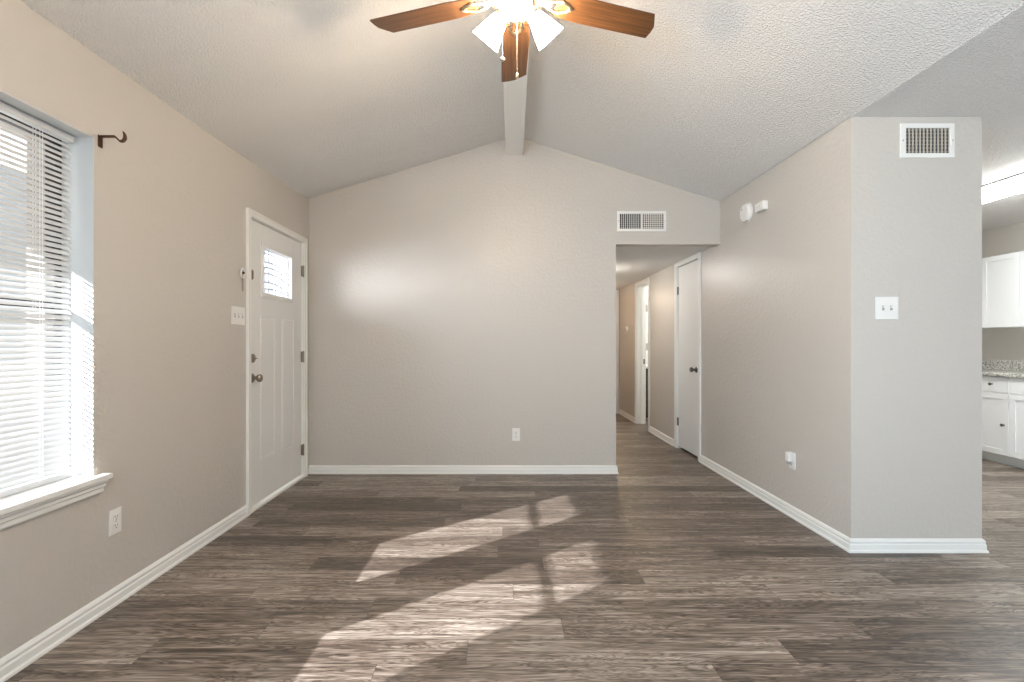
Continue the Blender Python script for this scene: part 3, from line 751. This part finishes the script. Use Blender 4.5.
for x, y, z0, z1 in ((-.060, .02, -.085, -.240), (-.002, -.060, -.095, -.350)):
    bm = new(); n = int((z0-z1)/.005)
    for i in range(n):
        zz = FZ+z0+(z1-z0)*i/n; lathe(bm, [(0,-.0018), (.0017,0), (0,.0018)], (FX+x, FY+y, zz), n=6)
    cyl(bm, (FX+x, FY+y, FZ+z0), (FX+x, FY+y, FZ+z1), .0007, n=6)
    ch = obj('pull_chain', bm, 'fanmetal', fan)
    bm = new()
    if x < -.03: sphere(bm, (FX+x, FY+y, FZ+z1-.008), .0095, 10)
    else: lathe(bm, [(0,.012), (.003,.010), (.0065,-.002), (.0065,-.010), (0,-.013)], (FX+x, FY+y, FZ+z1-.008), n=14)
    obj('chain_ball', bm, 'fanmetal', ch, smooth=60)

# ------------------------------------------------------------------ kitchen
kl = thing('fluorescent_ceiling_light', 'long white fluorescent light on the kitchen ceiling', 'ceiling light', (4.0, 3.9, ZF))
bm = new(); bx(bm, 3.862, 4.165, 3.27, 4.51, ZF-.014, ZF-.0005); obj('housing', bm, 'grey', kl)
bm = new(); prism(bm, [(3.874, ZF-.014), (3.885, ZF-.055), (3.915, ZF-.072), (4.115, ZF-.072), (4.142, ZF-.055), (4.153, ZF-.014)], 'y', 3.275, 4.505)
obj('diffuser', bm, 'tube', kl, smooth=35)
for y in (3.262, 4.505):
    bm = new(); bx(bm, 3.866, 4.160, y, y+.012, ZF-.076, ZF-.0005); obj('end_cap', bm, 'plate', kl)

def shaker(x, y0, y1, z0, z1, parent, name, rail=.055):
    bm = new(); bx(bm, x-.012, x, y0, y1, z0, z1)
    wall_boxes(bm, 'x', x-.020, x-.012, y0, y1, z0, z1, [(y0+rail, y1-rail, z0+rail, z1-rail)])
    return obj(name, bm, 'cabinet', parent, bevel=.0012)
def knob(x, y, z, parent):
    bm = new(); lathe(bm, [(0,0), (.008,0), (.005,.006), (.005,.014), (.014,.020), (.015,.026), (.010,.031), (0,.032)], (x, y, z), (-1,0,0), n=18)
    obj('knob', bm, 'darkmetal', parent, smooth=40)
FXB = 4.81                                    # carcass front of base units
base_units = [(4.736, 5.072), (4.13, 4.736), (5.072, 5.68), (3.52, 4.13)]
labs = ['narrow white base cabinet with one drawer, nearest the grey wall', 'white base cabinet at the right edge of the picture', 'white base cabinet hidden deepest in the kitchen', 'white base cabinet at the near end of the kitchen run']
for (y0, y1), lab in zip(base_units, labs):
    t = thing('base_cabinet', lab, 'cabinet', (5.1, (y0+y1)/2, 0), 'white base cabinets in the kitchen')
    bm = new(); bx(bm, FXB, XK-.002, y0, y1, .100, .852); obj('body', bm, 'cabinet', t)
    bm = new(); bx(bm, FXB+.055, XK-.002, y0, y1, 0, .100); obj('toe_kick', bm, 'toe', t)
    g = .003
    bm = new(); bx(bm, FXB-.018, FXB, y0+g, y1-g, .700, .846); d = obj('drawer', bm, 'cabinet', t, bevel=.003)
    knob(FXB-.018, 4.90 if y0 == 4.736 else (y0+y1)/2, .775, d)
    if y1-y0 < .45:
        d = shaker(FXB+.001, y0+g, y1-g, .100, .692, t, 'cabinet_door'); knob(FXB-.019, y0+.045, .39, d)
    else:
        ym = (y0+y1)/2
        d = shaker(FXB+.001, y0+g, ym-g/2, .100, .692, t, 'cabinet_door'); knob(FXB-.019, ym-.045, .60, d)
        d = shaker(FXB+.001, ym+g/2, y1-g, .100, .692, t, 'cabinet_door'); knob(FXB-.019, ym+.045, .60, d)
t = thing('countertop', 'speckled grey granite-look countertop on the white base cabinets', 'countertop', (5.1, 4.6, .852))
bm = new(); bx(bm, 4.765, XK-.001, 3.50, 5.70, .8522, .889); obj('worktop', bm, 'granite', t, bevel=.006)
bm = new(); bx(bm, XK-.024, XK-.001, 3.50, 5.70, .889, .990); obj('backsplash', bm, 'granite', t, bevel=.003)
FXU = 5.09
uppers = [(4.91, 5.70), (4.12, 4.91), (3.52, 4.12)]
labs = ['white wall cabinet nearest the grey wall end, above the countertop', 'white wall cabinet cut by the right edge of the picture', 'white wall cabinet at the near end of the kitchen']
for (y0, y1), lab in zip(uppers, labs):
    t = thing('wall_cabinet', lab, 'cabinet', (5.2, (y0+y1)/2, 1.336), 'white wall cabinets in the kitchen')
    bm = new(); bx(bm, FXU, XK-.001, y0, y1, 1.336, 2.075); obj('body', bm, 'cabinet', t)
    ym = (y0+y1)/2
    shaker(FXU, y0+.002, ym-.0015, 1.338, 2.073, t, 'cabinet_door'); shaker(FXU, ym+.0015, y1-.002, 1.338, 2.073, t, 'cabinet_door')
